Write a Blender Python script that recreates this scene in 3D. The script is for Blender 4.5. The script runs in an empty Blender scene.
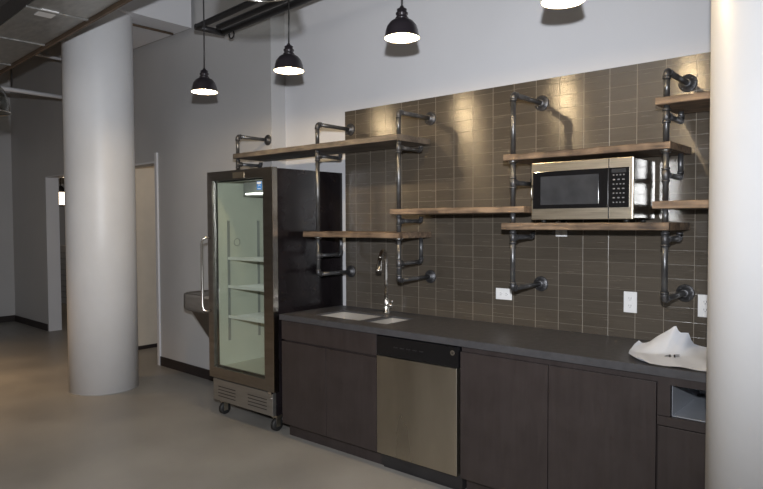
import bpy, bmesh, math, random
from mathutils import Vector, Matrix, noise
random.seed(7)
SC = bpy.context.scene
COL = SC.collection
PI = math.pi

# ------------------------------------------------------------------ materials
MATS = {}
def new_mat(name):
    m = bpy.data.materials.new(name); m.use_nodes = True
    nt = m.node_tree; b = nt.nodes['Principled BSDF']
    return m, nt, b
def mat(name, col, rough=.5, metal=0., var=.12, scale=6., bump=0., bscale=60., spec=.5, stretch=(1, 1, 1), coat=0., rvar=0., emit=None, estr=0.):
    if name in MATS: return MATS[name]
    m, nt, b = new_mat(name)
    N, L = nt.nodes, nt.links
    tc = N.new('ShaderNodeTexCoord'); mp = N.new('ShaderNodeMapping')
    L.new(tc.outputs['Object'], mp.inputs['Vector']); mp.inputs['Scale'].default_value = stretch
    nz = N.new('ShaderNodeTexNoise'); nz.inputs['Scale'].default_value = scale; nz.inputs['Detail'].default_value = 5
    L.new(mp.outputs[0], nz.inputs['Vector'])
    mr = N.new('ShaderNodeMapRange'); mr.inputs['From Min'].default_value = .3; mr.inputs['From Max'].default_value = .7
    mr.inputs['To Min'].default_value = 1 - var; mr.inputs['To Max'].default_value = 1 + var
    L.new(nz.outputs['Fac'], mr.inputs['Value'])
    vm = N.new('ShaderNodeVectorMath'); vm.operation = 'SCALE'; vm.inputs[0].default_value = col[:3]
    L.new(mr.outputs[0], vm.inputs['Scale']); L.new(vm.outputs[0], b.inputs['Base Color'])
    b.inputs['Roughness'].default_value = rough; b.inputs['Metallic'].default_value = metal
    b.inputs['Specular IOR Level'].default_value = spec; b.inputs['Coat Weight'].default_value = coat
    if rvar:
        r2 = N.new('ShaderNodeMapRange'); r2.inputs['From Min'].default_value = .3; r2.inputs['From Max'].default_value = .7
        r2.inputs['To Min'].default_value = rough - rvar; r2.inputs['To Max'].default_value = rough + rvar
        L.new(nz.outputs['Fac'], r2.inputs['Value']); L.new(r2.outputs[0], b.inputs['Roughness'])
    if bump:
        n2 = N.new('ShaderNodeTexNoise'); n2.inputs['Scale'].default_value = bscale; n2.inputs['Detail'].default_value = 4
        L.new(mp.outputs[0], n2.inputs['Vector'])
        bp = N.new('ShaderNodeBump'); bp.inputs['Strength'].default_value = bump; bp.inputs['Distance'].default_value = .01
        L.new(n2.outputs['Fac'], bp.inputs['Height']); L.new(bp.outputs[0], b.inputs['Normal'])
    if emit:
        b.inputs['Emission Color'].default_value = (*emit, 1); b.inputs['Emission Strength'].default_value = estr
    MATS[name] = m
    return m

def tile_mat():
    m, nt, b = new_mat('tile'); N, L = nt.nodes, nt.links
    tc = N.new('ShaderNodeTexCoord'); sp = N.new('ShaderNodeSeparateXYZ'); L.new(tc.outputs['Object'], sp.inputs[0])
    def math_(op, a, v=None, c=None):
        n = N.new('ShaderNodeMath'); n.operation = op
        for i, x in enumerate((a, v, c)):
            if x is None: continue
            if hasattr(x, 'is_output'): L.new(x, n.inputs[i])
            else: n.inputs[i].default_value = x
        return n.outputs[0]
    TW, TH = .1548, .0774
    gx = math_('DIVIDE', sp.outputs['X'], TW); gz = math_('DIVIDE', math_('SUBTRACT', sp.outputs['Z'], .026), TH)
    fx = math_('FRACT', math_('ADD', gx, 100)); fz = math_('FRACT', math_('ADD', gz, 100))
    ex = math_('MULTIPLY', math_('MINIMUM', fx, math_('SUBTRACT', 1, fx)), TW)
    ez = math_('MULTIPLY', math_('MINIMUM', fz, math_('SUBTRACT', 1, fz)), TH)
    gmx = math_('LESS_THAN', ex, .0016); gmz = math_('LESS_THAN', ez, .0009)
    # per tile colour
    cx = math_('FLOOR', math_('ADD', gx, 100)); cz = math_('FLOOR', math_('ADD', gz, 100))
    cmb = N.new('ShaderNodeCombineXYZ'); L.new(cx, cmb.inputs[0]); L.new(cz, cmb.inputs[1])
    wn = N.new('ShaderNodeTexWhiteNoise'); wn.noise_dimensions = '2D'; L.new(cmb.outputs[0], wn.inputs['Vector'])
    # linen-like streaks along x inside the tile, shifted per tile
    mp = N.new('ShaderNodeMapping'); mp.inputs['Scale'].default_value = (3, 1, 60)
    L.new(tc.outputs['Object'], mp.inputs['Vector'])
    av = N.new('ShaderNodeVectorMath'); av.operation = 'ADD'; L.new(mp.outputs[0], av.inputs[0]); L.new(wn.outputs['Color'], av.inputs[1])
    nz = N.new('ShaderNodeTexNoise'); nz.inputs['Scale'].default_value = 2.2; nz.inputs['Detail'].default_value = 5
    L.new(av.outputs[0], nz.inputs['Vector'])
    k = math_('ADD', math_('MULTIPLY', wn.outputs['Value'], .22), math_('MULTIPLY', nz.outputs['Fac'], .55))
    k = math_('ADD', k, .62)
    vm = N.new('ShaderNodeVectorMath'); vm.operation = 'SCALE'; vm.inputs[0].default_value = (.071, .059, .046); L.new(k, vm.inputs['Scale'])
    mx = N.new('ShaderNodeMix'); mx.data_type = 'RGBA'; L.new(math_('MULTIPLY', gmz, .4), mx.inputs['Factor'])
    L.new(vm.outputs[0], mx.inputs[6]); mx.inputs[7].default_value = (.27, .235, .19, 1)
    mx2 = N.new('ShaderNodeMix'); mx2.data_type = 'RGBA'; L.new(math_('MULTIPLY', gmx, .8), mx2.inputs['Factor'])
    L.new(mx.outputs[2], mx2.inputs[6]); mx2.inputs[7].default_value = (.27, .235, .19, 1)
    L.new(mx2.outputs[2], b.inputs['Base Color'])
    gm = math_('MAXIMUM', gmx, gmz)
    L.new(math_('ADD', math_('MULTIPLY', gm, .4), math_('ADD', .22, math_('MULTIPLY', nz.outputs['Fac'], .08))), b.inputs['Roughness'])
    mp2 = N.new('ShaderNodeMapping'); mp2.inputs['Scale'].default_value = (14, 1, 260); L.new(tc.outputs['Object'], mp2.inputs['Vector'])
    nf = N.new('ShaderNodeTexNoise'); nf.inputs['Scale'].default_value = 1.0; nf.inputs['Detail'].default_value = 2; L.new(mp2.outputs[0], nf.inputs['Vector'])
    h = math_('SUBTRACT', math_('MULTIPLY', nf.outputs['Fac'], .8), math_('MULTIPLY', gm, .6))
    bp = N.new('ShaderNodeBump'); bp.inputs['Strength'].default_value = .35; bp.inputs['Distance'].default_value = .0014
    L.new(h, bp.inputs['Height']); L.new(bp.outputs[0], b.inputs['Normal'])
    b.inputs['Specular IOR Level'].default_value = 1.0; b.inputs['Anisotropic'].default_value = .85
    tg = N.new('ShaderNodeCombineXYZ'); tg.inputs[2].default_value = 1; L.new(tg.outputs[0], b.inputs['Tangent'])
    MATS['tile'] = m
    return m

def wood_mat(name, c1, c2, axis=0, scale=5, rough=.65, bump=.25):
    m, nt, b = new_mat(name); N, L = nt.nodes, nt.links
    tc = N.new('ShaderNodeTexCoord'); mp = N.new('ShaderNodeMapping')
    s = [14, 14, 14]; s[axis] = 1.2; mp.inputs['Scale'].default_value = s
    L.new(tc.outputs['Object'], mp.inputs['Vector'])
    nz = N.new('ShaderNodeTexNoise'); nz.inputs['Scale'].default_value = scale; nz.inputs['Detail'].default_value = 8; nz.inputs['Distortion'].default_value = .6
    L.new(mp.outputs[0], nz.inputs['Vector'])
    n3 = N.new('ShaderNodeTexNoise'); n3.inputs['Scale'].default_value = 7; n3.inputs['Detail'].default_value = 3
    L.new(tc.outputs['Object'], n3.inputs['Vector'])
    ad = N.new('ShaderNodeMath'); ad.operation = 'ADD'; L.new(nz.outputs['Fac'], ad.inputs[0]); L.new(n3.outputs['Fac'], ad.inputs[1])
    cr = N.new('ShaderNodeValToRGB'); L.new(ad.outputs[0], cr.inputs[0])
    dv = N.new('ShaderNodeMath'); dv.operation = 'MULTIPLY'; dv.inputs[1].default_value = .5
    L.new(ad.outputs[0], dv.inputs[0]); L.new(dv.outputs[0], cr.inputs[0])
    cr.color_ramp.elements[0].position = .36; cr.color_ramp.elements[0].color = (*c1, 1)
    cr.color_ramp.elements[1].position = .62; cr.color_ramp.elements[1].color = (*c2, 1)
    L.new(cr.outputs[0], b.inputs['Base Color']); b.inputs['Roughness'].default_value = rough
    bp = N.new('ShaderNodeBump'); bp.inputs['Strength'].default_value = bump; bp.inputs['Distance'].default_value = .004
    L.new(nz.outputs['Fac'], bp.inputs['Height']); L.new(bp.outputs[0], b.inputs['Normal'])
    MATS[name] = m
    return m

def glass_mat(name, col, rough=0.0, alpha_mix=.75):
    m, nt, b = new_mat(name); N, L = nt.nodes, nt.links
    out = N['Material Output']; N.remove(b)
    g = N.new('ShaderNodeBsdfGlossy'); g.inputs['Roughness'].default_value = rough; g.inputs['Color'].default_value = (1, 1, 1, 1)
    t = N.new('ShaderNodeBsdfTransparent'); t.inputs['Color'].default_value = (*col, 1)
    nz = N.new('ShaderNodeTexNoise'); nz.inputs['Scale'].default_value = 2
    lw = N.new('ShaderNodeLayerWeight'); lw.inputs['Blend'].default_value = .5
    pw = N.new('ShaderNodeMath'); pw.operation = 'POWER'; pw.inputs[1].default_value = 5; L.new(lw.outputs['Facing'], pw.inputs[0])
    fr = N.new('ShaderNodeMath'); fr.operation = 'MULTIPLY_ADD'; fr.inputs[1].default_value = .8; fr.inputs[2].default_value = .05; L.new(pw.outputs[0], fr.inputs[0])
    bp = N.new('ShaderNodeBump'); bp.inputs['Strength'].default_value = .01; L.new(nz.outputs['Fac'], bp.inputs['Height']); L.new(bp.outputs[0], g.inputs['Normal'])
    mx = N.new('ShaderNodeMixShader'); L.new(fr.outputs[0], mx.inputs[0]); L.new(t.outputs[0], mx.inputs[1]); L.new(g.outputs[0], mx.inputs[2])
    L.new(mx.outputs[0], out.inputs['Surface'])
    MATS[name] = m
    return m

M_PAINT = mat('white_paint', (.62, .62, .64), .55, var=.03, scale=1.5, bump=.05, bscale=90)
M_PAINTL = mat('wall_paint_shaded', (.45, .445, .445), .6, var=.04, scale=1.2, bump=.05, bscale=90)  # same paint as the white walls, with the dimmer side's shade put into the colour
M_COLUMN = mat('column_paint', (.66, .66, .67), .42, var=.03, scale=3, bump=.08, bscale=14)
M_BEIGE = mat('beige_paint', (.55, .49, .41), .6, var=.04)
M_BASE = mat('baseboard_dark', (.02, .014, .013), .5, var=.2)
M_FLOOR = mat('concrete_floor', (.255, .243, .225), .38, var=.22, scale=1.1, bump=.05, bscale=9, rvar=.08)
M_CEIL = mat('ceiling_dark', (.045, .043, .045), .8, var=.3, scale=3)
M_GALV = mat('galvanised', (.34, .34, .33), .42, metal=.7, var=.22, scale=9, stretch=(1, 3, 3), rvar=.08)
M_GALVE = mat('duct_angle', (.13, .09, .06), .6, metal=.3, var=.2, scale=5)
M_BLACK = mat('black_paint', (.018, .017, .018), .4, var=.2)
M_PIPE = mat('black_iron', (.13, .132, .138), .36, metal=.75, var=.3, scale=18, bump=.15, bscale=70, rvar=.08)
M_FIT = mat('iron_fitting', (.085, .085, .09), .42, metal=.7, var=.3, scale=25, bump=.3, bscale=90)
M_ZINC = mat('zinc_collar', (.45, .46, .47), .3, metal=1, var=.1)
M_STEEL = mat('brushed_steel', (.62, .56, .46), .36, metal=1, var=.10, scale=5, stretch=(1, 1, 40), rvar=.05, bump=.02)
M_STEELV = mat('brushed_steel_door', (.50, .46, .39), .3, metal=1, var=.16, scale=1.2, stretch=(3, 3, .7), rvar=.06, bump=.05, bscale=3)
M_STEELH = mat('brushed_steel_bright', (.68, .66, .62), .16, metal=1, var=.05, scale=20)
M_SINK = mat('sink_steel', (.44, .42, .39), .42, metal=.5, var=.05)
M_GRILLE = mat('grille_steel', (.40, .39, .375), .34, metal=.9, var=.12, scale=3, stretch=(1, 1, 8))
M_CHROME = mat('chrome', (.78, .75, .72), .2, metal=1, var=.03)
M_FRAME = mat('fridge_frame', (.30, .28, .26), .34, metal=1, var=.12, scale=4, stretch=(1, 1, 6))
M_DARKSIDE = mat('fridge_side', (.010, .008, .009), .17, metal=0, var=.35, scale=5, spec=.28, rvar=.05)
M_FRIN = mat('fridge_liner', (.60, .60, .54), .4, var=.03)
M_CAB = wood_mat('espresso_cabinet', (.026, .0195, .0185), (.035, .027, .026), axis=2, scale=3, rough=.42, bump=.05)
M_CABD = mat('cabinet_shadow', (.012, .010, .010), .6)
M_COUNTER = mat('counter', (.052, .051, .055), .4, var=.1, scale=30, rvar=.04)
M_TILE = tile_mat()
M_WOOD = wood_mat('reclaimed_wood', (.04, .026, .018), (.25, .172, .112), axis=0, scale=3)
M_WOODG = wood_mat('grey_wood', (.045, .037, .031), (.14, .115, .092), axis=0, scale=3)
M_WHITE = mat('white_plastic', (.78, .78, .78), .35, var=.02)
M_GREYP = mat('grey_plastic', (.3, .3, .3), .4)
M_PAPER = mat('paper_film', (.74, .78, .86), .4, var=.05, scale=5, bump=.1, bscale=8)
M_INK = mat('ink', (.06, .055, .07), .6)
M_BLKGLASS = mat('black_glass', (.006, .006, .007), .06, var=.1, spec=.6)
M_MWWIN = mat('microwave_window', (.035, .037, .042), .12, var=.2, scale=14, spec=.8)
M_GLASS = glass_mat('fridge_glass', (.88, .91, .88))
M_DOMEGLASS = glass_mat('dome_glass', (.55, .55, .52), .08)
M_SHADE = mat('lamp_shade_dark', (.022, .018, .022), .28, metal=.3, var=.2, coat=.5)
M_SHADEIN = mat('lamp_shade_enamel', (.85, .82, .75), .5, var=.02)
M_BULB = mat('bulb_glow', (1, .9, .75), .5, var=0, emit=(1, .86, .62), estr=45)
M_LED = mat('fridge_led', (1, 1, 1), .5, var=0, emit=(1, 1, .93), estr=6)
M_GLOW = mat('lantern_glow', (1, .9, .8), .5, var=0, emit=(1, .78, .55), estr=4)
M_STICK = mat('sticker_blue', (.03, .22, .62), .4, var=.02)
M_RUBBER = mat('rubber', (.012, .012, .012), .55)
M_KEYS = mat('key_print', (.13, .135, .14), .5, var=.02)
M_NICHE = mat('niche_lining', (.36, .38, .42), .4, metal=.2, var=.04)

# ------------------------------------------------------------------ mesh helpers
def B(): return bmesh.new()
def box(bm, x0, x1, y0, y1, z0, z1, bev=0., seg=2):
    r = bmesh.ops.create_cube(bm, size=1.0)
    vs = r['verts']
    for v in vs:
        v.co = Vector((x0 + (v.co.x + .5) * (x1 - x0), y0 + (v.co.y + .5) * (y1 - y0), z0 + (v.co.z + .5) * (z1 - z0)))
    if bev:
        es = list({e for v in vs for e in v.link_edges})
        bmesh.ops.bevel(bm, geom=es, offset=bev, segments=seg, profile=.5, affect='EDGES')
    return vs
def frame_basis(d):
    d = d.normalized()
    a = Vector((0, 0, 1)) if abs(d.z) < .9 else Vector((1, 0, 0))
    u = d.cross(a).normalized(); w = d.cross(u).normalized()
    return u, w
def tube(bm, pts, r, n=16, cap=True, radii=None):
    pts = [Vector(p) for p in pts]; rings = []
    u = None
    for i, p in enumerate(pts):
        d = (pts[min(i + 1, len(pts) - 1)] - pts[max(i - 1, 0)]).normalized()
        if u is None: u, w = frame_basis(d)
        else:
            u = (u - d * u.dot(d)).normalized(); w = d.cross(u).normalized()
        rr = radii[i] if radii else r
        rings.append([bm.verts.new(p + (u * math.cos(2 * PI * k / n) + w * math.sin(2 * PI * k / n)) * rr) for k in range(n)])
    for a, b in zip(rings, rings[1:]):
        for k in range(n):
            f = bm.faces.new((a[k], a[(k + 1) % n], b[(k + 1) % n], b[k])); f.smooth = True
    if cap:
        bm.faces.new(rings[0]); bm.faces.new(rings[-1])
def cyl(bm, a, b, r, n=24): tube(bm, [a, b], r, n)
def arc(c, r, a0, a1, n, ax1, ax2):
    c = Vector(c); ax1 = Vector(ax1); ax2 = Vector(ax2)
    return [c + ax1 * (r * math.cos(a0 + (a1 - a0) * i / n)) + ax2 * (r * math.sin(a0 + (a1 - a0) * i / n)) for i in range(n + 1)]
def lathe(bm, prof, c, n=40, axis='z'):
    c = Vector(c); rings = []
    for (r, h) in prof:
        ring = []
        for k in range(n):
            a = 2 * PI * k / n
            if axis == 'z': p = Vector((r * math.cos(a), r * math.sin(a), h))
            elif axis == 'y': p = Vector((r * math.cos(a), h, r * math.sin(a)))
            else: p = Vector((h, r * math.cos(a), r * math.sin(a)))
            ring.append(bm.verts.new(c + p))
        rings.append(ring)
    for a, b in zip(rings, rings[1:]):
        for k in range(n):
            f = bm.faces.new((a[k], a[(k + 1) % n], b[(k + 1) % n], b[k])); f.smooth = True
    return rings
def disc(bm, prof, c, n=32, axis='z'):
    rg = lathe(bm, prof, c, n, axis)
    bm.faces.new(rg[0]); bm.faces.new(rg[-1])
def sphere(bm, c, r, sc=(1, 1, 1), n=16):
    rr = bmesh.ops.create_uvsphere(bm, u_segments=n, v_segments=n // 2 + 2, radius=r)
    for v in rr['verts']:
        v.co = Vector((v.co.x * sc[0], v.co.y * sc[1], v.co.z * sc[2])) + Vector(c)
        for f in v.link_faces: f.smooth = True
def link(name, bm, m, parent=None, sharp=True):
    bmesh.ops.recalc_face_normals(bm, faces=bm.faces)
    me = bpy.data.meshes.new(name)
    off = Vector((0, 0, 0))
    if parent is not None:
        off = root_loc(parent)
        bmesh.ops.translate(bm, verts=bm.verts, vec=-off)
    bm.to_mesh(me); bm.free()
    for mm in (m if isinstance(m, (list, tuple)) else [m]): me.materials.append(mm)
    o = bpy.data.objects.new(name, me); COL.objects.link(o)
    if parent is not None: o.parent = parent
    return o
def root_loc(o):
    p = Vector((0, 0, 0))
    while o is not None:
        p = p + o.location; o = o.parent
    return p
def tag(o, label, cat, group=None):
    o['label'] = label; o['category'] = cat
    if group: o['group'] = group
    return o
def thing(name, label, cat, loc, group=None):
    o = bpy.data.objects.new(name, None); o.empty_display_size = .1; COL.objects.link(o)
    o.location = loc
    return tag(o, label, cat, group)
def structure(name, bm, m, parent=None):
    o = link(name, bm, m, parent)
    if parent is None: o['kind'] = 'structure'
    return o
def copy_tree(o, parent=None):
    c = o.copy(); COL.objects.link(c); c.parent = parent
    for ch in list(o.children): copy_tree(ch, c)
    return c
def text_part(name, s, size, loc, m, parent, rot=(PI / 2, 0, 0), extr=.0006, align='CENTER'):
    cu = bpy.data.curves.new(name, 'FONT'); cu.body = s; cu.size = size; cu.extrude = extr
    cu.align_x = align; cu.align_y = 'CENTER'
    tmp = bpy.data.objects.new(name, cu); COL.objects.link(tmp)
    dg = bpy.context.evaluated_depsgraph_get()
    me = bpy.data.meshes.new_from_object(tmp.evaluated_get(dg))
    bpy.data.objects.remove(tmp)
    me.transform(Matrix.Translation(Vector(loc) - root_loc(parent)) @ Matrix.Rotation(rot[2], 4, 'Z') @ Matrix.Rotation(rot[0], 4, 'X'))
    me.materials.clear(); me.materials.append(m)
    o = bpy.data.objects.new(name, me); COL.objects.link(o); o.parent = parent
    return o

# ------------------------------------------------------------------ room shell
CH = 4.5
bm = B(); box(bm, -12, 6, -9, 4, -.1, 0); structure('floor', bm, M_FLOOR)
bm = B(); box(bm, -12, 6, -9, 4, CH, CH + .1)
for k in range(9): box(bm, -11 + k * 1.9, -10.85 + k * 1.9, -8.9, -.02, CH - .22, CH)
structure('ceiling', bm, M_CEIL)
# painted kitchen wall (behind and above the tile), recessed a hand's width from the left wall
bm = B(); box(bm, -1.605, 6, .125, .25, 0, CH); structure('wall_back', bm, M_PAINT)
# left wall, very slightly turned, with two door openings; local frame s (to the left), n (into the room)
KK = math.atan(.036); LO = Vector((-1.605, -.032, 0))
def LW(s, n, z): return LO + Vector((-s * math.cos(KK) - n * math.sin(KK), s * math.sin(KK) - n * math.cos(KK), z))
def lbox(bm, s0, s1, n0, n1, z0, z1, bev=0):
    vs = box(bm, s0, s1, n0, n1, z0, z1, 0)
    for v in vs: v.co = LW(v.co.x, v.co.y, v.co.z)
T = -.17
D2a, D2b, D1a, D1b, LE = 2.085, 3.035, 4.355, 5.37, 6.835
DH = 2.27
bm = B()
lbox(bm, 0, D2a, T, 0, 0, CH); lbox(bm, D2b, D1a, T, 0, 0, CH); lbox(bm, D1b, LE, T, 0, 0, CH)
lbox(bm, D2a, D2b, T, 0, DH, CH); lbox(bm, D1a, D1b, T, 0, DH, CH)
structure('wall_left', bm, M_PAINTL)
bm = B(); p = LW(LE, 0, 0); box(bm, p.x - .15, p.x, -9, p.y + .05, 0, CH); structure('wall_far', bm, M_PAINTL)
FX = p.x
bm = B(); box(bm, 5.85, 6, -9, .125, 0, CH); structure('wall_right', bm, M_PAINT)
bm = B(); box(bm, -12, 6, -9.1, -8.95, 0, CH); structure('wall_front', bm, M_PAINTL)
bm = B(); lbox(bm, .02, D2a - .03, 0, .012, 0, .1); lbox(bm, D2b + .05, D1a - .05, 0, .012, 0, .1); lbox(bm, D1b + .04, LE, 0, .012, 0, .1)
structure('baseboard_left', bm, M_BASE)
bm = B(); box(bm, FX, FX + .012, -8.9, p.y - .01, 0, .1); structure('baseboard_far', bm, M_BASE)
# bulkhead running out from the wall over the doors
bm = B(); box(bm, -4.3, -2.84, -3.2, -.031, 3.54, CH); structure('wall_bulkhead', bm, M_PAINT)
# door frames
bm = B()
lbox(bm, D1a, D1a + .012, T - .005, .006, 0, DH); lbox(bm, D1b - .012, D1b, T - .005, .006, 0, DH); lbox(bm, D1a, D1b, T - .005, .006, DH - .012, DH)
structure('door_1', bm, M_PAINT)
bm = B()
lbox(bm, D2a - .045, D2a, -.002, .02, 0, DH + .09); lbox(bm, D2b, D2b + .045, -.002, .02, 0, DH + .09)
lbox(bm, D2a, D2a + .012, T, .0, 0, DH); lbox(bm, D2a, D2b, T, .004, DH - .02, DH)
structure('door_2', bm, M_PAINT)
# rooms beyond
bm = B()
wy = LW(D2b, 0, 0)
box(bm, -4.78, -4.66, .24, .58, .03, 2.9); o = structure('wall_corridor', bm, M_BEIGE)
bm = B(); box(bm, -4.66, -4.64, .24, .58, 0, .045); structure('baseboard_corridor', bm, M_BASE)
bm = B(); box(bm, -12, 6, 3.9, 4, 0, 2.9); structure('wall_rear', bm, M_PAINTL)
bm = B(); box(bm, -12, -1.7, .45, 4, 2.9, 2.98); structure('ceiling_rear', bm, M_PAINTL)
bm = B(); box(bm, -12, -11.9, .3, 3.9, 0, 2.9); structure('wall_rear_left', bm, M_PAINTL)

# tiled wall panel (furred out)
bm = B(); box(bm, -.735, 3.6, 0, .125, 0, 2.462); o = structure('wall_tile', bm, M_TILE)

# ------------------------------------------------------------------ columns
def column(x, y, label):
    t = thing('column', label, 'column', (x, y, 0))
    bm = B(); disc(bm, [(.31, 0), (.31, 1.5), (.311, 3), (.31, CH)], (x, y, 0), 96); link('shaft', bm, M_COLUMN, t)
    bm = B(); disc(bm, [(.314, 0), (.314, .006)], (x, y, 0), 96); link('sealant_ring', bm, M_GREYP, t)
column(-3.19, -.82, 'white round column standing free on the floor left of the fridge')
column(2.476, -.975, 'white round column at the right edge hiding the end of the counter')

# ------------------------------------------------------------------ counter, sink, cabinets
CZ = .91; CT = .04
CX0, CX1 = -.79, 3.2
sx = [(-.57, -.13), (-.085, .115)]; sy0, sy1 = -.50, -.20
bm = B()
box(bm, CX0, CX1, -.648, sy0, CZ - CT, CZ)
box(bm, CX0, CX1, sy1, -.001, CZ - CT, CZ)
box(bm, CX0, sx[0][0], sy0, sy1, CZ - CT, CZ)
box(bm, sx[0][1], sx[1][0], sy0, sy1, CZ - CT, CZ)
box(bm, sx[1][1], CX1, sy0, sy1, CZ - CT, CZ)
bmesh.ops.remove_doubles(bm, verts=bm.verts, dist=1e-5)
tag(link('countertop', bm, M_COUNTER), 'long dark grey worktop running the length of the tiled wall', 'countertop')

t = thing('kitchen_sink', 'two-bowl steel sink set under the dark worktop below the faucet', 'sink', (-.2, -.35, CZ - CT - .19))
for (a, b), dpt in zip(sx, (.185, .16)):
    bm = B(); zt = CZ - .012; zb = CZ - CT - dpt; th = .003; a1, b1, y0, y1 = a + .0015, b - .0015, sy0 + .0015, sy1 - .0015
    box(bm, a1, b1, y0, y1, zb, zb + th)
    box(bm, a1, a1 + th, y0, y1, zb, zt); box(bm, b1 - th, b1, y0, y1, zb, zt)
    box(bm, a1, b1, y0, y0 + th, zb, zt); box(bm, a1, b1, y1 - th, y1, zb, zt)
    o = link('bowl', bm, M_SINK, t)
    bm = B(); disc(bm, [(.04, 0), (.04, .003), (.025, .004), (.025, .002)], ((a + b) / 2, -.35, zb + th), 24); link('drain', bm, M_CHROME, o)

def cab_body(t, x0, x1, holes=False, y0=-.62, z0=.1, z1=None):
    z1 = z1 or CZ - CT
    bm = B()
    if holes:
        box(bm, x0, x0 + .018, y0, -.012, z0, z1); box(bm, x1 - .018, x1, y0, -.012, z0, z1)
        box(bm, x0, x1, y0, -.012, z0, z0 + .018); box(bm, x0, x1, -.03, -.012, z0, z1); box(bm, x0, x1, y0, y0 + .018, z0, z1)
    else: box(bm, x0, x1, y0, -.012, z0, z1)
    link('carcass', bm, M_CAB, t)
    bm = B(); box(bm, x0, x1, -.571, -.03, 0, z0); link('toe_kick', bm, M_CAB, t)
def panel(name, t, x0, x1, z0, z1, m=None):
    bm = B(); box(bm, x0, x1, -.64, -.6205, z0, z1, .0015); return link(name, bm, m or M_CAB, t)
t = thing('sink_base_cabinet', 'dark brown cabinet under the sink, between fridge and dishwasher', 'cabinet', (-.31, -.32, 0))
cab_body(t, -.775, .148, True)
panel('false_front', t, -.775, .148, .728, .866)
panel('door', t, -.775, -.317, .105, .715); panel('door', t, -.312, .148, .105, .715)
t = thing('base_cabinet', 'dark brown two-door cabinet right of the dishwasher', 'cabinet', (1.33, -.32, 0))
cab_body(t, .787, 1.868)
panel('door', t, .789, 1.327, .105, .838); panel('door', t, 1.332, 1.866, .105, .838)
t = thing('niche_cabinet', 'dark brown cabinet with an open metal-lined niche above its door, behind the column', 'cabinet', (2.2, -.32, 0))
nx0, nx1, nz0, nz1 = 1.93, 2.30, .688, .83
x0, x1 = 1.872, 2.9
bm = B()
box(bm, x0, nx0 - .003, -.64, -.012, nz0, CZ - CT); box(bm, nx1 + .003, x1, -.64, -.012, nz0, CZ - CT)
box(bm, nx0 - .003, nx1 + .003, -.64, -.012, nz1 + .003, CZ - CT); box(bm, nx0 - .003, nx1 + .003, -.14, -.012, nz0, nz1 + .003)
box(bm, x0, x1, -.64, -.012, nz0 - .045, nz0 - .003); box(bm, x0, x1, -.62, -.012, .1, nz0 - .045)
link('carcass', bm, M_CAB, t)
bm = B(); box(bm, x0, x1, -.571, -.03, 0, .1); link('toe_kick', bm, M_CAB, t)
bm = B(); th = .002
box(bm, nx0, nx0 + th, -.62, -.15, nz0, nz1); box(bm, nx1 - th, nx1, -.62, -.15, nz0, nz1)
box(bm, nx0, nx1, -.62, -.15, nz0 - .001, nz0 + th); box(bm, nx0, nx1, -.152, -.15, nz0, nz1)
o = link('niche_lining', bm, M_NICHE, t); o['label'] = 'grey metal lining'
panel('door', t, x0 + .003, 2.38, .105, nz0 - .05); panel('door', t, 2.385, x1, .105, nz0 - .05)

# dishwasher
dx0, dx1 = .156, .768
t = thing('dishwasher', 'stainless dishwasher with a black control strip between dark cabinets', 'dishwasher', (.46, -.3, 0))
bm = B(); box(bm, dx0, dx1 + .008, -.60, -.03, .02, CZ - CT - .004); link('tub', bm, M_BLACK, t)
bm = B(); box(bm, dx0, dx1, -.646, -.602, .108, .737, .004); link('door', bm, M_STEELV, t)
bm = B(); box(bm, dx0, dx1 + .012, -.648, -.602, .741, .864, .004)
cp = link('control_panel', bm, M_BLKGLASS, t)
bm = B(); disc(bm, [(.015, 0), (.015, .003), (.012, .0035), (.012, .0025), (.0, .0025)][:4], (.742, -.6515, .826), 24, 'y'); link('round_badge', bm, M_CHROME, cp)
text_part('badge_lettering', 'GE', .013, (.742, -.6528, .826), M_BLACK, cp)
bm = B(); box(bm, dx0 + .005, dx1, -.585, -.56, 0, .10); link('toe_panel', bm, M_BLACK, t)
for k in range(5):
    bm = B(); box(bm, .3 + k * .05, .33 + k * .05, -.6495, -.6481, .80, .806); link('button', bm, M_BLACK, cp)

# faucet
fx, fy = -.228, -.095
t = thing('faucet', 'tall chrome gooseneck pull-down faucet behind the sink', 'faucet', (fx, fy, CZ))
bm = B(); disc(bm, [(.027, 0), (.027, .006), (.021, .012), (.019, .06), (.019, .1), (.013, .108)], (fx, fy, CZ), 24); link('base', bm, M_CHROME, t)
dirv = Vector((.42, -.91, 0)).normalized(); R = .085
pts = [Vector((fx, fy, CZ + .1)), Vector((fx, fy, CZ + .25)), Vector((fx, fy, CZ + .37))] + arc(Vector((fx, fy, CZ + .375)) + dirv * R, R, PI, .12 * PI, 14, dirv, (0, 0, 1))[1:]
bm = B(); tube(bm, pts, .0145, 16); link('spout', bm, M_CHROME, t)
e = pts[-1]; d = (pts[-1] - pts[-2]).normalized()
bm = B(); tube(bm, [e - d * .005, e + d * .02, e + d * .09, e + d * .1], .015, 16, radii=[.016, .018, .022, .020]); link('spray_head', bm, M_CHROME, t)
bm = B(); cyl(bm, (fx, fy, CZ + .055), (fx + .05, fy - .02, CZ + .06), .012); sphere(bm, (fx + .058, fy - .022, CZ + .061), .017)
tube(bm, [(fx + .058, fy - .022, CZ + .062), (fx + .085, fy - .03, CZ + .10)], .006, 10); link('lever_handle', bm, M_CHROME, t)

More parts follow.
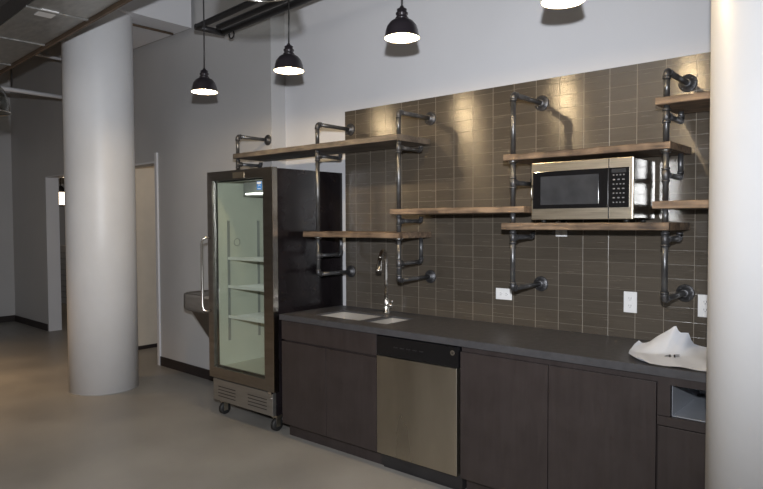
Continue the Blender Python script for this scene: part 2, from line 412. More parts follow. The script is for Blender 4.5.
# ------------------------------------------------------------------ pipe brackets
RP, RF = .0146, .0178
def elbow(bm, p, d1, d2, s=1.):
    p = Vector(p); d1 = Vector(d1); d2 = Vector(d2); r = RF * s; l = .034 * s
    q = [p + d1 * l, p + d1 * (.012 * s)] + [p + d1 * .012 * s * (1 - k / 4) + d2 * .012 * s * (k / 4) for k in range(1, 4)] + [p + d2 * (.012 * s), p + d2 * l]
    tube(bm, q, r, 18)
    for d in (d1, d2): cyl(bm, p + d * (l - .010 * s), p + d * (l + .003), r * 1.12, 18)
def tee(bm, p, ax, d, s=1.):
    p = Vector(p); ax = Vector(ax); d = Vector(d); r = RF * s; l = .036 * s
    cyl(bm, p - ax * l, p + ax * l, r, 18); cyl(bm, p, p + d * l, r, 18)
    for q, e in ((p - ax * l, ax), (p + ax * l, -ax)): cyl(bm, q, q + e * .011, r * 1.12, 18)
    cyl(bm, p + d * (l - .01), p + d * (l + .002), r * 1.12, 18)
def wall_flange(t, x, yw, z):
    bm = B(); disc(bm, [(.047, 0), (.047, -.008), (.044, -.010), (.026, -.012), (.024, -.030), (.0175, -.031)], (x, yw - .0005, z), 32, 'y')
    for a in range(4):
        aa = PI / 4 + a * PI / 2
        sphere(bm, (x + .036 * math.cos(aa), yw - .011, z + .036 * math.sin(aa)), .006, (1, .5, 1), 8)
    return link('wall_flange', bm, M_FIT, t)
def pipe(t, a, b, r=RP, name='pipe', m=None):
    bm = B(); cyl(bm, a, b, r, 20); return link(name, bm, m or M_PIPE, t)
UP, DN, BK = (0, 0, 1), (0, 0, -1), (0, 1, 0)
def seg(t, x, y, z0, z1, boards):
    """vertical run of pipe interrupted where the boards sit"""
    cuts = sorted(boards); cur = z0
    for a, b in cuts:
        if b <= z0 or a >= z1: continue
        if a - .001 > cur: pipe(t, (x, y, cur), (x, y, a - .001), name='post_pipe')
        cur = b + .001
    if cur < z1: pipe(t, (x, y, cur), (x, y, z1), name='post_pipe')
PY = -.36; ZU, ZL = 2.315, 1.19
YR = -.115
# board slots (z0,z1) at each bracket
S1 = (2.125, 2.166); S2 = (1.472, 1.512); S3 = (1.632, 1.668); S4 = (1.932, 1.968); S5 = (1.533, 1.572); S6 = (2.15, 2.186); S7 = (1.64, 1.678)
def bracket(x, yw, boards, tees, bottom, label):
    t = thing('pipe_shelf_bracket', label, 'bracket', (x, yw, bottom if bottom else ZL), 'black iron pipe shelf brackets')
    bm = B(); elbow(bm, (x, PY, ZU), DN, BK); link('elbow', bm, M_FIT, t)
    pipe(t, (x, PY + .02, ZU), (x, yw - .012, ZU), name='arm_pipe'); wall_flange(t, x, yw, ZU)
    if bottom is None:
        zb = ZL
        bm = B(); elbow(bm, (x, PY, ZL), UP, BK); link('elbow', bm, M_FIT, t)
        pipe(t, (x, PY + .02, ZL), (x, yw - .012, ZL), name='arm_pipe'); wall_flange(t, x, yw, ZL)
    else:
        zb = bottom
    seg(t, x, PY, zb, ZU - .02, boards)
    for (z, ztop) in tees:
        bm = B(); tee(bm, (x, PY, z), UP, BK); link('tee_fitting', bm, M_FIT, t)
        pipe(t, (x, PY + .02, z), (x, YR, z), .0135, name='support_arm')
        bm = B(); elbow(bm, (x, YR, z), (0, -1, 0), UP, .85); link('elbow', bm, M_FIT, t)
        if ztop - z > .05: pipe(t, (x, YR, z + .02), (x, YR, ztop - .001), .0135, name='support_riser')
    for (a, b) in boards:
        if (a, b) in (S2, S4, S5 if x > 3 else S4):
            bm = B(); disc(bm, [(.019, -.001), (.030, -.001), (.030, -.006), (.023, -.008), (.023, -.016), (.019, -.016)], (x, PY, a), 24); o = link('lock_collar', bm, M_ZINC, t); o['label'] = 'bright zinc collar'
    return t
bracket(-1.655, -.03, [S1], [(S1[0] - .045, S1[0])], 2.03, 'iron pipe bracket above the fridge, leftmost on the long top shelf')
bracket(-.675, 0, [S1, S2], [(S1[0] - .045, S1[0]), (S2[0] - .14, S2[0])], None, 'iron pipe bracket at the left end of the tiled wall, right beside the fridge')
bracket(.110, 0, [S1, S2, S3], [(S1[0] - .045, S1[0]), (S3[0] - .045, S3[0]), (S2[0] - .17, S2[0])], None, 'iron pipe bracket above the dishwasher, right of the faucet')
bracket(.968, 0, [S4, S3, S5], [(S4[0] - .125, S4[0]), (S5[0] - .045, S5[0])], None, 'iron pipe bracket left of the microwave')
bracket(1.814, 0, [S4, S5, S6, S7], [(S6[0] - .052, S6[0]), (S4[0] - .125, S4[0]), (S5[0] - .045, S5[0])], None, 'iron pipe bracket right of the microwave, beside the big column')
# extra support under the right part of the middle shelf (held by the fourth bracket)

# ------------------------------------------------------------------ shelf boards
def board(x0, x1, z0, z1, label, m, live=.0, y0=-.40, y1=-.035, seed=0, group='reclaimed wood shelves'):
    bm = B(); n = max(8, int((x1 - x0) / .035)); ny = 3; sec = []
    for i in range(n + 1):
        x = x0 + (x1 - x0) * i / n
        w1 = live * (noise.noise(Vector((x * 9, seed, 0))) + .6 * noise.noise(Vector((x * 27, seed, 3))))
        w2 = live * .8 * noise.noise(Vector((x * 7, seed + 9, 0)))
        e = .0035
        pr = [(y0 + w2 * .6 + .004, z0), (y0 + w2 * .6, z0 + e), (y0 + w1 * .8, (z0 + z1) / 2), (y0 + w1 * .5 + .001, z1 + w1 * .7 - e), (y0 + w1 * .5 + .006, z1 + w1 * .7),
              (y0 + .05, z1), (y1 - .01, z1), (y1, z1 - e), (y1, z0 + e), (y1 - .004, z0)]
        sec.append([bm.verts.new((x, y, z)) for y, z in pr])
    for a, b in zip(sec, sec[1:]):
        for k in range(len(a)):
            j = (k + 1) % len(a); f = bm.faces.new((a[k], a[j], b[j], b[k]))
    bm.faces.new(sec[0]); bm.faces.new(sec[-1])
    o = link('shelf_board', bm, m)
    # origin to the board's own corner
    return tag(o, label, 'shelf', group)
board(-1.672, .132, S1[0], S1[1], 'long weathered grey wooden shelf running high from over the fridge', M_WOODG, .006, seed=1)
board(-.80, .140, S2[0], S2[1], 'lowest short wooden shelf hanging above the faucet', M_WOOD, .003, seed=2)
board(.062, 1.06, S3[0], S3[1], 'wooden shelf between the faucet bracket and the microwave', M_WOOD, .004, seed=3)
board(.925, 1.845, S4[0], S4[1], 'wavy-edged wooden shelf right above the microwave', M_WOOD, .012, seed=4)
board(.914, 1.842, S5[0], S5[1], 'wooden shelf that carries the microwave', M_WOOD, .003, seed=5)
board(1.772, 2.62, S6[0], S6[1], 'topmost wooden shelf at the right, running behind the big column', M_WOOD, .006, seed=6)
board(1.763, 2.62, S7[0], S7[1], 'wooden shelf just right of the microwave, running behind the big column', M_WOOD, .004, seed=7)

# ------------------------------------------------------------------ microwave
mx0, mx1, mz0, mz1, my = 1.098, 1.664, 1.590, 1.908, -.385
t = thing('microwave', 'stainless microwave with black glass door on the pipe shelf', 'microwave', ((mx0 + mx1) / 2, -.2, S5[1]))
bm = B(); box(bm, mx0 + .004, mx1 - .002, my + .022, -.04, mz0 + .004, mz1 - .003, .003); o = link('housing', bm, M_STEELH, t)
bm = B(); box(bm, mx0, mx1, my + .001, my + .021, mz0, mz1, .004); link('front_frame', bm, M_STEEL, t)
gx1 = 1.538
bm = B(); box(bm, mx0 + .011, gx1, my - .004, my + .004, 1.651, 1.857, .002); dg = link('door_glass', bm, M_BLKGLASS, t)
bm = B(); box(bm, 1.157, 1.487, my - .0055, my - .003, 1.672, 1.829); link('window', bm, M_MWWIN, dg)
bm = B(); box(bm, gx1 + .003, mx1 - .018, my - .004, my + .004, 1.651, 1.857, .002); cp = link('control_panel', bm, M_BLKGLASS, t)
bm = B(); box(bm, 1.556, 1.63, my - .0052, my - .004, 1.83, 1.85); link('display', bm, M_MWWIN, cp)
bm = B()
for r in range(7):
    for c in range(3 if r % 2 else 4):
        w = .012 if r % 2 else .008
        xx = 1.562 + c * (.024 if r % 2 else .0175); zz = 1.815 - r * .0235
        box(bm, xx, xx + w, my - .0048, my - .004, zz, zz + .0065)
link('keypad', bm, M_KEYS, cp)
bm = B(); box(bm, gx1 - .0015, gx1 + .0045, my - .001, my + .002, mz0 + .004, mz1 - .004); link('door_seam', bm, M_BLACK, t)
bm = B(); tube(bm, [(mx0 + .006, my, 1.70), (mx0 + .006, my - .008, 1.72), (mx0 + .006, my - .009, 1.76), (mx0 + .006, my, 1.785)], .004, 10); link('door_pull', bm, M_CHROME, t)
for xx in (mx0 + .05, mx1 - .05):
    for yy in (-.33, -.08):
        bm = B(); disc(bm, [(.014, 0), (.014, .019)], (xx, yy, S5[1] + .0005), 16); link('foot', bm, M_RUBBER, t)

# ------------------------------------------------------------------ outlets
def outlet(x, z, w, h, label, horiz=False, y=0):
    t = thing('wall_outlet', label, 'outlet', (x, y, z))
    bm = B(); box(bm, x - w / 2, x + w / 2, y - .0065, y - .0005, z - h / 2, z + h / 2, .002); link('cover_plate', bm, M_WHITE, t)
    for s in (-1, 1):
        cx, cz = (x + s * .021, z) if horiz else (x, z + s * .021)
        bm = B(); box(bm, cx - .013, cx + .013, y - .0085, y - .006, cz - .0145, cz + .0145, .002); r = link('receptacle', bm, M_WHITE, t)
        bm = B()
        for q in (-1, 1):
            if horiz: box(bm, cx - .006, cx + .003, y - .0095, y - .0083, cz + q * .006 - .001, cz + q * .006 + .001)
            else: box(bm, cx + q * .006 - .001, cx + q * .006 + .001, y - .0095, y - .0083, cz - .002, cz + .007)
        if horiz: sphere(bm, (cx + .0085, y - .0085, cz), .0022, n=8)
        else: sphere(bm, (cx, y - .0085, cz - .0085), .0022, n=8)
        link('slots', bm, M_INK, r)
outlet(.705, 1.107, .118, .074, 'white outlet laid sideways, partly behind the pipe left of centre', True)
outlet(1.522, 1.118, .074, .120, 'upright white outlet on the tile below the microwave shelf')
outlet(1.915, 1.128, .074, .120, 'upright white outlet half hidden behind the big column')
outlet(1.102, 1.533, .074, .09, 'white outlet mostly hidden behind the shelf under the microwave')

# ------------------------------------------------------------------ curled paper sheet on the counter
def interp(x, pts):
    if x <= pts[0][0]: return pts[0][1]
    for (a, fa), (b, fb_) in zip(pts, pts[1:]):
        if x <= b: return fa + (fb_ - fa) * (x - a) / (b - a)
    return pts[-1][1]
def paper():
    t = thing('protective_film', 'curled white protective film lying on the worktop beside the column', 'film', (1.95, -.35, CZ + .002))
    bm = B(); nu, nv = 60, 30; g = []
    crest = [(1.64, .022), (1.665, .014), (1.70, .03), (1.74, .062), (1.78, .094), (1.806, .116), (1.816, .118), (1.822, .098), (1.835, .082), (1.86, .082), (1.872, .086), (1.878, .06), (1.895, .03), (1.95, .010), (2.4, .0)]
    for i in range(nu + 1):
        row = []
        u = (i / nu) ** 1.25
        for j in range(nv + 1):
            v = j / nv
            xl = interp(v, [(0, 1.80), (.08, 1.745), (.25, 1.695), (.5, 1.668), (.8, 1.652), (1, 1.65)])
            x = xl + (2.35 - xl) * u
            yb = interp(x, [(1.64, -.24), (1.80, -.17), (1.88, -.15), (2.0, -.06), (2.35, -.04)])
            y = -.618 + (yb + .618) * v
            h = interp(x, crest) * max(0, (v - .55) / .45) ** 1.15
            l = max(0, .07 - u) / .07
            z = CZ + .003 + h + .016 * l * l + .0025 * (1 + math.sin(x * 40 + y * 23)) * min(1, u * 8)
            row.append(bm.verts.new((x, y, z)))
        g.append(row)
    for i in range(nu):
        for j in range(nv):
            f = bm.faces.new((g[i][j], g[i + 1][j], g[i + 1][j + 1], g[i][j + 1])); f.smooth = True
    link('sheet', bm, M_PAPER, t)
    mk = text_part('printed_mark', '4F', .07, (1.865, -.40, 0), M_INK, t, rot=(0, 0, .45), extr=.0004)
    for vv in mk.data.vertices:
        vv.co.y = -.40 - t.location.y + (vv.co.y + .40 + t.location.y) * 1.6
        x = vv.co.x + t.location.x; y = vv.co.y + t.location.y
        yb = interp(x, [(1.64, -.24), (1.80, -.17), (1.88, -.15), (2.0, -.06), (2.35, -.04)])
        v = (y + .618) / (yb + .618)
        vv.co.z = CZ + .003 + interp(x, crest) * max(0, (v - .55) / .45) ** 1.15 + .0025 * (1 + math.sin(x * 40 + y * 23)) + .002 - t.location.z
paper()

# ------------------------------------------------------------------ glass door refrigerator
fx0, fx1, fb, ff = -1.645, -.885, .119, -.605
doorx0, doorx1 = -1.672, -.850
t = thing('display_refrigerator', 'tall glass-door merchandiser fridge on casters left of the counter', 'refrigerator', (-1.27, -.28, 0))
ztop, zbot = 1.990, .125
zin0, zin1 = .40, 1.93
bm = B()
box(bm, fx1 - .03, fx1, ff, fb - .0, zbot, ztop, .003)
fr_, fb = fb, -.045
box(bm, fx0, fx0 + .03, ff, fb, zbot, ztop, .003)
box(bm, fx0 + .03, fx1 - .03, ff, fb, ztop - .045, ztop); box(bm, fx0 + .03, fx1 - .03, fb - .03, fb, zbot, ztop - .045); box(bm, fx0 + .03, fx1 - .03, ff, fb - .03, zbot, zin0 - .01)
link('cabinet_shell', bm, M_DARKSIDE, t)
bm = B(); a, b, c, d = fx0 + .031, fx1 - .031, ff + .002, fb - .031
box(bm, a, b, d - .004, d, zin0, zin1); box(bm, a, a + .004, c, d, zin0, zin1); box(bm, b - .004, b, c, d, zin0, zin1)
box(bm, a, b, c, d, zin0 - .008, zin0); box(bm, a, b, c, d, zin1 - .004, zin1)
ln = link('liner', bm, M_FRIN, t)
# standards and shelves
for yy in (-.50, -.19):
    bm = B(); box(bm, a + .0045, a + .012, yy - .011, yy + .011, .60, 1.60)
    for k in range(24): box(bm, a + .011, a + .0135, yy - .004, yy + .004, .62 + k * .04, .632 + k * .04)
    link('shelf_standard', bm, M_GREYP, t)
for zz in (1.285, 1.05, .80):
    bm = B()
    for k in range(22):
        x = a + .03 + k * (b - a - .06) / 21; cyl(bm, (x, -.50, zz), (x, -.02, zz), .0025, 6)
    for yy in (-.50, -.34, -.18, -.02): cyl(bm, (a + .016, yy, zz - .004), (b - .016, yy, zz - .004), .005, 8)
    box(bm, a + .016, b - .016, -.515, -.508, zz - .010, zz + .014)
    link('wire_shelf', bm, M_WHITE, t)
bm = B(); box(bm, a + .08, b - .02, -.40, -.10, 1.80, zin1 - .006, .006); link('evaporator_cover', bm, M_GREYP, t)
bm = B(); tube(bm, [(-1.415, -.46, 1.815), (-1.0, -.46, 1.815)], .007, 10); link('light_tube', bm, M_LED, t)
bm = B(); tube(bm, arc((a + .03, -.43, 1.42), .03, 0, 2 * PI, 20, (0, 1, 0), (0, 0, 1)), .003, 8, False); link('hanging_ring', bm, M_GREYP, t)
# door: mitred frame, glass, handle
dy0, dy1 = -.66, -.608; dz0, dz1 = .318, 1.992; fwid = .088
bm = B()
o4 = [(doorx0, dz0), (doorx1, dz0), (doorx1, dz1), (doorx0, dz1)]
i4 = [(doorx0 + .07, dz0 + fwid), (doorx1 - .100, dz0 + fwid), (doorx1 - .100, dz1 - .072), (doorx0 + .07, dz1 - .072)]
vo = [bm.verts.new((x, dy0 + .004, z)) for x, z in o4]; vi = [bm.verts.new((x, dy0, z)) for x, z in i4]
wo = [bm.verts.new((x, dy1, z)) for x, z in o4]; wi = [bm.verts.new((x, dy1, z)) for x, z in i4]
for k in range(4):
    j = (k + 1) % 4
    bm.faces.new((vo[k], vo[j], vi[j], vi[k])); bm.faces.new((wo[k], wo[j], wi[j], wi[k]))
    bm.faces.new((vo[k], vo[j], wo[j], wo[k])); bm.faces.new((vi[k], vi[j], wi[j], wi[k]))
dr = link('door_frame', bm, M_FRAME, t)
bm = B(); box(bm, doorx1 + .0005, doorx1 + .003, dy0 + .004, dy1, dz0, dz1); link('door_edge_strip', bm, M_STEELH, dr)
bm = B(); e = .012
x0, x1, z0, z1 = i4[0][0], i4[1][0], i4[0][1], i4[2][1]
for q in ((x0, x0 + e, z0, z1), (x1 - e, x1, z0, z1), (x0, x1, z0, z0 + e), (x0, x1, z1 - e, z1)): box(bm, q[0], q[1], dy1 - .02, dy1 - .004, q[2], q[3])
link('gasket', bm, M_BLACK, dr)
bm = B(); box(bm, x0 + .002, x1 - .002, dy0 + .014, dy0 + .02, z0 + .002, z1 - .002); g = link('glass_pane', bm, M_GLASS, t)
bm = B(); hx = doorx0 + .006; hy = dy0 - .055
pts = [(hx + .03, dy0, 1.46)] + arc((hx + .03, hy + .03, 1.43), .03, PI / 2 * 1.0, PI, 6, (0, 1, 0), (0, 0, 1))[0:0] + [(hx + .026, hy + .02, 1.462), (hx + .014, hy, 1.452), (hx, hy - .004, 1.42), (hx, hy - .004, 1.15), (hx, hy - .004, .90), (hx + .010, hy, .872), (hx + .026, hy + .02, .862), (hx + .03, dy0, .864)]
tube(bm, pts, .010, 12); link('handle', bm, M_CHROME, dr)
bm = B(); box(bm, -1.315, -1.175, dy0 - .004, dy0 - .0005, 1.928, 1.972, .001); link('maker_plate', bm, M_STEEL, dr)
bm = B(); box(bm, -1.036, -.979, dy0 - .0035 + .016, dy0 - .0018 + .016, 1.828, 1.893); st = link('blue_sticker', bm, M_STICK, g)
bm = B(); box(bm, -1.031, -.984, dy0 + .0105, dy0 + .0122, 1.872, 1.888)
tube(bm, arc((-1.0075, dy0 + .0118, 1.853), .012, 0, PI, 12, (1, 0, 0), (0, 0, 1)), .0017, 6)
box(bm, -1.024, -.991, dy0 + .0105, dy0 + .0122, 1.834, 1.84)
link('sticker_print', bm, M_WHITE, st)
# lower grille
bm = B(); gz0, gz1 = .128, .305
box(bm, fx0, fx1, ff - .035, ff - .001, gz0, gz1, .003); gr = link('grille_panel', bm, M_GRILLE, t)
bm = B()
for k in range(4):
    z = .165 + k * .026
    box(bm, fx0 + .07, fx0 + .30, ff - .0365, ff - .0345, z, z + .006); box(bm, fx1 - .30, fx1 - .07, ff - .0365, ff - .0345, z, z + .006)
link('louvres', bm, M_BLACK, gr)
bm = B(); box(bm, fx1 - .035, fx1 + .004, ff - .052, ff - .03, .300, .316); sphere(bm, (fx1 - .012, ff - .042, .31), .011); link('hinge', bm, M_CHROME, t)
bm = B(); sphere(bm, (fx1 - .014, ff - .037, .265), .006); link('screw_head', bm, M_CHROME, gr)
for xx in (fx0 + .05, fx1 - .045):
    for yy in (ff + .03, fb - .07):
        bm = B(); disc(bm, [(.012, -.017), (.045, -.017), (.050, -.012), (.050, .012), (.045, .017), (.012, .017)], (xx + .012, yy, .0505), 28, 'x'); c = link('caster', bm, M_RUBBER, t)
        bm = B(); disc(bm, [(.008, -.034), (.008, .010)], (xx + .012, yy, .0505), 12, 'x')
        box(bm, xx - .012, xx - .006, yy - .018, yy + .018, .035, .118); box(bm, xx + .029, xx + .034, yy - .018, yy + .018, .035, .118); box(bm, xx - .02, xx + .042, yy - .026, yy + .026, .108, .1245)
        link('fork', bm, M_STEEL, c)

# ------------------------------------------------------------------ drinking fountain
t = thing('drinking_fountain', 'wall-hung steel drinking fountain, half hidden behind the fridge', 'drinking fountain', LW(.705, 0, .32))
bm = B()
out = []
n = 14
def fy_(s): return s
prof = [(.36, .0)] + [(.36 - 0, .0)]
loop = []
for (s, nn) in ((.36, .003), (.36, .34), (.38, .385), (.42, .41), (.74, .41), (.80, .39), (.84, .34), (.86, .27), (.86, .003)): loop.append((s, nn))
rings = []
for z, ins in ((.765, .03), (.78, .006), (.80, 0), (.905, 0), (.925, .006), (.93, .014), (.918, .04)):
    cx, cy = .61, .2
    rings.append([bm.verts.new(LW(.055 + cx + (s - cx) * (1 - ins / .25), (max(.003, cy + (nn - cy) * (1 - ins / .25)) if nn > .01 else .003), z)) for s, nn in loop])
for a_, b_ in zip(rings, rings[1:]):
    for k in range(len(loop)):
        j = (k + 1) % len(loop); bm.faces.new((a_[k], a_[j], b_[j], b_[k]))
bm.faces.new(rings[0]); bm.faces.new(rings[-1]); link('basin', bm, M_FRAME, t)
bm = B()
v = [LW(s + .055, nn, z) for s, nn, z in ((.44, .003, .765), (.78, .003, .765), (.78, .33, .765), (.44, .33, .765), (.52, .003, .33), (.70, .003, .33), (.70, .08, .33), (.52, .08, .33))]
v = [bm.verts.new(p) for p in v]
for f in ((0, 1, 2, 3), (4, 5, 6, 7), (0, 1, 5, 4), (1, 2, 6, 5), (2, 3, 7, 6), (3, 0, 4, 7)): bm.faces.new([v[i] for i in f])
link('apron', bm, M_FRAME, t)
bm = B(); tube(bm, [LW(.555, .12, .93), LW(.555, .12, .97), LW(.575, .15, .985)], .01, 10); link('bubbler', bm, M_CHROME, t)

# ------------------------------------------------------------------ pendant lamps over the counter
LY = -1.0
def pendant(x, rz, label):
    t = thing('pendant_lamp', label, 'lamp', (x, LY, rz), 'small dark dome pendants over the counter')
    c = (x, LY, rz)
    outer = [(.094, .0), (.0945, .006), (.091, .012), (.088, .035), (.079, .063), (.062, .085), (.043, .097), (.034, .101)]
    inner = [(r - .003, h - .002 if i else h) for i, (r, h) in enumerate(outer)]
    bm = B(); lathe(bm, outer, c, 48); link('shade', bm, M_SHADE, t)
    bm = B(); lathe(bm, [(.094, 0)] + inner[:], c, 48); link('shade_lining', bm, M_SHADEIN, t)
    bm = B(); disc(bm, [(.034, .098), (.036, .106), (.030, .111), (.028, .120), (.033, .124), (.033, .132), (.026, .136), (.027, .152), (.014, .158), (.008, .170)], c, 32); link('socket_cap', bm, M_SHADE, t)
    bm = B(); sphere(bm, (x, LY, rz + .052), .03, (1, 1, 1.15), 20); link('bulb', bm, M_BULB, t)
    bm = B(); pts = [(x + .004 * math.sin(k * .7), LY, rz + .165 + (CH - rz - .165) * k / 12) for k in range(13)]; pts[0] = (x, LY, rz + .165); tube(bm, pts, .0042, 8); link('cord', bm, M_BLACK, t)
    l = bpy.data.lights.new('pendant_light', 'POINT'); l.energy = PEND; l.color = (1, .74, .42); l.shadow_soft_size = .013
    o = bpy.data.objects.new('pendant_light', l); COL.objects.link(o); o.parent = t; o.location = (0, 0, .008)
PEND = 14.0
for x, z, lb in ((-1.176, 2.526, 'small dark dome pendant hanging over the fridge'), (-.253, 2.531, 'small dark dome pendant second from the left, above the left pipe bracket'),
                 (.658, 2.560, 'small dark dome pendant third from the left, near the top centre'), (1.567, 2.545, 'small dark dome pendant cut by the top edge of the photo, above the microwave'),
                 ):
    pendant(x, z, lb)

# ------------------------------------------------------------------ clear glass dome pendants
def dome(x, y, z, label, on=False):
    t = thing('dome_pendant', label, 'lamp', (x, y, z), 'large ribbed glass dome pendants')
    c = (x, y, z)
    bm = B(); lathe(bm, [(.165, 0), (.168, .008), (.160, .012), (.158, .05), (.148, .11), (.125, .17), (.095, .205), (.060, .225)], c, 64)
    link('glass_dome', bm, M_DOMEGLASS, t)
    bm = B(); tube(bm, arc(c, .167, 0, 2 * PI, 64, (1, 0, 0), (0, 1, 0)), .004, 8, False); link('rim', bm, M_STEELH, t)
    bm = B(); disc(bm, [(.064, .218), (.066, .235), (.05, .26), (.045, .33), (.02, .35)], c, 32); link('ballast_housing', bm, M_GALV, t)
    bm = B(); sphere(bm, (x, y, z + .14), .035, (1, 1, 1.4)); link('bulb', bm, M_WHITE, t)
    bm = B(); cyl(bm, (x, y, z + .345), (x, y, CH), .006, 8); link('stem', bm, M_GALV, t)
dome(.875, -2.13, 2.47, 'large glass dome pendant, only its rim showing at the top edge')
dome(-2.50, -2.00, 2.41, 'large ribbed glass dome pendant at the left edge of the photo')

# ------------------------------------------------------------------ overhead services
DP, DQ, DW, LBL = Vector((-4.208, -1.327, 0)), Vector((-1.197, -1.516, 0)), .41, 2.08
DUCT_UP = .045
t = thing('air_duct', 'rectangular galvanised air duct crossing the top left corner', 'duct', (DP.x, DP.y, 3.06))
du = (DQ - DP).normalized(); dv_ = Vector((du.y, -du.x, 0))       # along the duct, and towards the camera side
def dbox(bm, a0, a1, b0, b1, z0, z1):
    for v in box(bm, a0, a1, b0, b1, z0, z1): v.co = Vector((DP.x, DP.y, 0)) + du * v.co.x + dv_ * v.co.y + Vector((0, 0, v.co.z))
bm = B(); dbox(bm, -4.0, 3.5, 0, DW, 3.06, 3.42); link('duct_body', bm, M_GALV, t)
for k in range(8):
    bm = B(); dbox(bm, -3.5 + k * .95, -3.47 + k * .95, -.008, DW + .008, 3.052, 3.428); link('seam_collar', bm, M_GALV, t)
bm = B(); dbox(bm, -4.0, 3.5, -.03, -.009, 3.035, 3.047); dbox(bm, -4.0, 3.5, -.014, -.009, 3.047, 3.10); link('angle_rail', bm, M_GALVE, t)
bm = B(); dbox(bm, -4.0, 3.5, DW + .009, DW + .12, 3.06, 3.50); link('black_side_panel', bm, M_BLACK, t)  # plain black panel along the duct's near side
bm = B(); dbox(bm, LBL, LBL + .17, DW * .50, DW * .78, 3.053, 3.0595); link('label_plate', bm, M_WHITE, t)
t.location.z += DUCT_UP

t = thing('black_pipe_loop', 'black pipe loop running under the ceiling above the pendants', 'pipe', (-2.0, -.35, 3.28))
def zpx(x): return 3.275 + .02 * (x + 2)
bm = B(); tube(bm, [(-2.02, -.5, 3.278), (3.5, -.5, 3.56)], .026, 14); link('front_pipe', bm, M_BLACK, t)
bm = B(); tube(bm, [(-1.98, -.26, 3.278), (3.5, -.26, 3.48)], .028, 14); link('back_pipe', bm, M_BLACK, t)
bm = B(); tube(bm, [(-1.9, -.37, 3.28), (3.5, -.37, 3.52)], .024, 14); link('middle_pipe', bm, M_BLACK, t)
bm = B(); tube(bm, [(-2.02, -.52, 3.275), (-2.0, -.36, 3.275), (-2.0, -.24, 3.275)], .026, 14); link('end_pipe', bm, M_BLACK, t)
bm = B(); tube(bm, arc((-1.86, -.26, 3.235), .035, 0, 2 * PI, 20, (1, 0, 0), (0, 0, 1)), .007, 8, False); link('hanger_ring', bm, M_BLACK, t)
bm = B()
for x in (1.2, 3.2): box(bm, x, x + .03, -.52, .124, 3.465 + (x - 1.2) * .045, 3.49 + (x - 1.2) * .045)
link('wall_bracket', bm, M_BLACK, t)

bm = B(); tube(bm, [(-5.5, -1.24, 3.185), (-5.5, -.6, 3.18), (-5.5, .08, 3.175)], .026, 12)
t = tag(link('conduit_pipe', bm, M_PAINT), 'thick pale pipe passing behind the left column below the duct', 'pipe')
bm = B(); cyl(bm, (-5.5, -.775, 3.218), (-5.5, -.775, 3.635), .008, 8); link('hanger_rod', bm, M_BLACK, t)
bm = B(); tube(bm, [(-5.5, -3.0, 3.70), (-5.5, -.6, 3.658), (-5.5, .08, 3.648)], .02, 10)
tag(link('conduit_pipe', bm, M_PAINT), 'thin pale pipe close under the duct, left of the column', 'pipe')
bm = B(); cyl(bm, (-3.15, -.99, 3.527), (-3.12, -.07, 3.527), .012, 8)
tag(link('conduit_pipe', bm, M_GALVE), 'thin brown conduit under the bulkhead right of the left column', 'pipe')

# ------------------------------------------------------------------ things in the rooms beyond
t = thing('wall_lantern', 'glowing lantern seen through the far doorway', 'lamp', (-9.72, 1.5, 1.95))
bm = B(); disc(bm, [(.11, 0), (.115, .02), (.115, .20), (.10, .23)], (-9.72, 1.5, 1.95), 24); link('glowing_shade', bm, M_GLOW, t)
bm = B(); disc(bm, [(.12, .232), (.12, .26), (.05, .33), (.02, .36)], (-9.72, 1.5, 1.95), 24); link('cap', bm, M_BLACK, t)
bm = B(); cyl(bm, (-9.72, 1.5, 2.3), (-9.72, 1.5, 2.9), .01, 8); link('stem', bm, M_BLACK, t)
bm = B(); disc(bm, [(.16, 0), (.16, .05)], (-8.5, 1.0, 2.40), 24)
t = thing('ceiling_light', 'small round light near the top of the far doorway', 'lamp', (-8.45, 1.0, 2.36))
bm.free(); bm = B(); disc(bm, [(.10, 0), (.14, .03), (.14, .05)], (-8.45, 1.0, 2.38), 24); link('diffuser', bm, M_GLOW, t)
bm = B(); cyl(bm, (-8.45, 1.0, 2.43), (-8.45, 1.0, 2.9), .012, 8); link('stem', bm, M_GALV, t)
t = thing('shelf_cabinet', 'pale slatted cabinet standing in the room behind the far doorway', 'cabinet', (-9.6, 1.6, 0))
bm = B(); box(bm, -10.3, -8.7, 1.7, 2.1, 0, 1.15, .01); link('body', bm, M_PAINTL, t)
bm = B()
for k in range(9): box(bm, -10.25, -8.75, 1.69, 1.70, .12 + k * .11, .14 + k * .11)
link('slats', bm, M_GREYP, t)

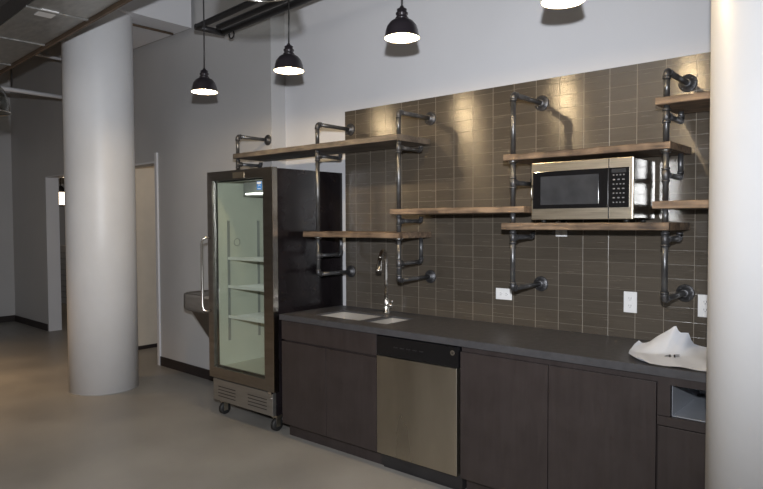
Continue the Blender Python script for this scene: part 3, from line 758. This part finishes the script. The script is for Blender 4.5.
# ------------------------------------------------------------------ lights
def light(name, kind, loc, energy, color, size=.1, rot=None, **kw):
    l = bpy.data.lights.new(name, kind); l.energy = energy; l.color = color
    if kind == 'AREA': l.size = size
    else: l.shadow_soft_size = size
    for k, v in kw.items(): setattr(l, k, v)
    o = bpy.data.objects.new(name, l); COL.objects.link(o); o.location = loc
    if rot: o.rotation_euler = rot
    return o
light('corridor_light', 'POINT', (-3.5, .75, 2.5), 9, (1, .80, .58), .1)
light('lantern_light', 'POINT', (-9.5, 1.2, 1.9), 3, (1, .75, .5), .1)
sp_ = light('entrance_light', 'SPOT', (-4.6, -2.9, 2.6), 280, (1, .64, .32), .12, (.0, .0, 0)); sp_.data.spot_size = 2.1; sp_.data.spot_blend = .9
light('hall_fill', 'AREA', (0, -6.5, 4.2), 85, (1, .93, .84), 3.0, (.25, 0, 0))  # unseen soft fill added over the hall to raise the ambient light

# ------------------------------------------------------------------ camera and its flash
cx, cy, cz, yaw, pitch, roll, f = 2.8001, -3.6552, 1.5766, .7122, -.0343, -.0042, 632.84
fw = Vector((-math.sin(yaw) * math.cos(pitch), math.cos(yaw) * math.cos(pitch), math.sin(pitch)))
rt = Vector((math.cos(yaw), math.sin(yaw), 0)); up = rt.cross(fw)
r2 = rt * math.cos(roll) + up * math.sin(roll); u2 = -rt * math.sin(roll) + up * math.cos(roll)
cam = bpy.data.cameras.new('camera'); co = bpy.data.objects.new('camera', cam); COL.objects.link(co)
cam.sensor_width = 36; cam.lens = f / 763 * 36; cam.clip_start = .05
m3 = Matrix((r2, u2, -fw)).transposed(); co.matrix_world = Matrix.Translation((cx, cy, cz)) @ m3.to_4x4()
SC.camera = co
fl = light('camera_flash', 'SPOT', Vector((cx, cy, cz)) + u2 * .27 - fw * .02, 720, (.92, .95, 1.0), .03)
fl.data.spot_size = math.radians(114); fl.data.spot_blend = 1
az = math.radians(51); el = math.radians(1); aim = Vector((-math.sin(az) * math.cos(el), math.cos(az) * math.cos(el), math.sin(el)))
fl.rotation_euler = aim.to_track_quat('-Z', 'Y').to_euler()

w = bpy.data.worlds.new('world'); SC.world = w; w.use_nodes = True
w.node_tree.nodes['Background'].inputs[0].default_value = (.6, .58, .56, 1); w.node_tree.nodes['Background'].inputs[1].default_value = .05
SC.view_settings.view_transform = 'Standard'; SC.view_settings.look = 'None'; SC.view_settings.gamma = 1
SC.view_settings.use_curve_mapping = False; SC.view_settings.exposure = 0
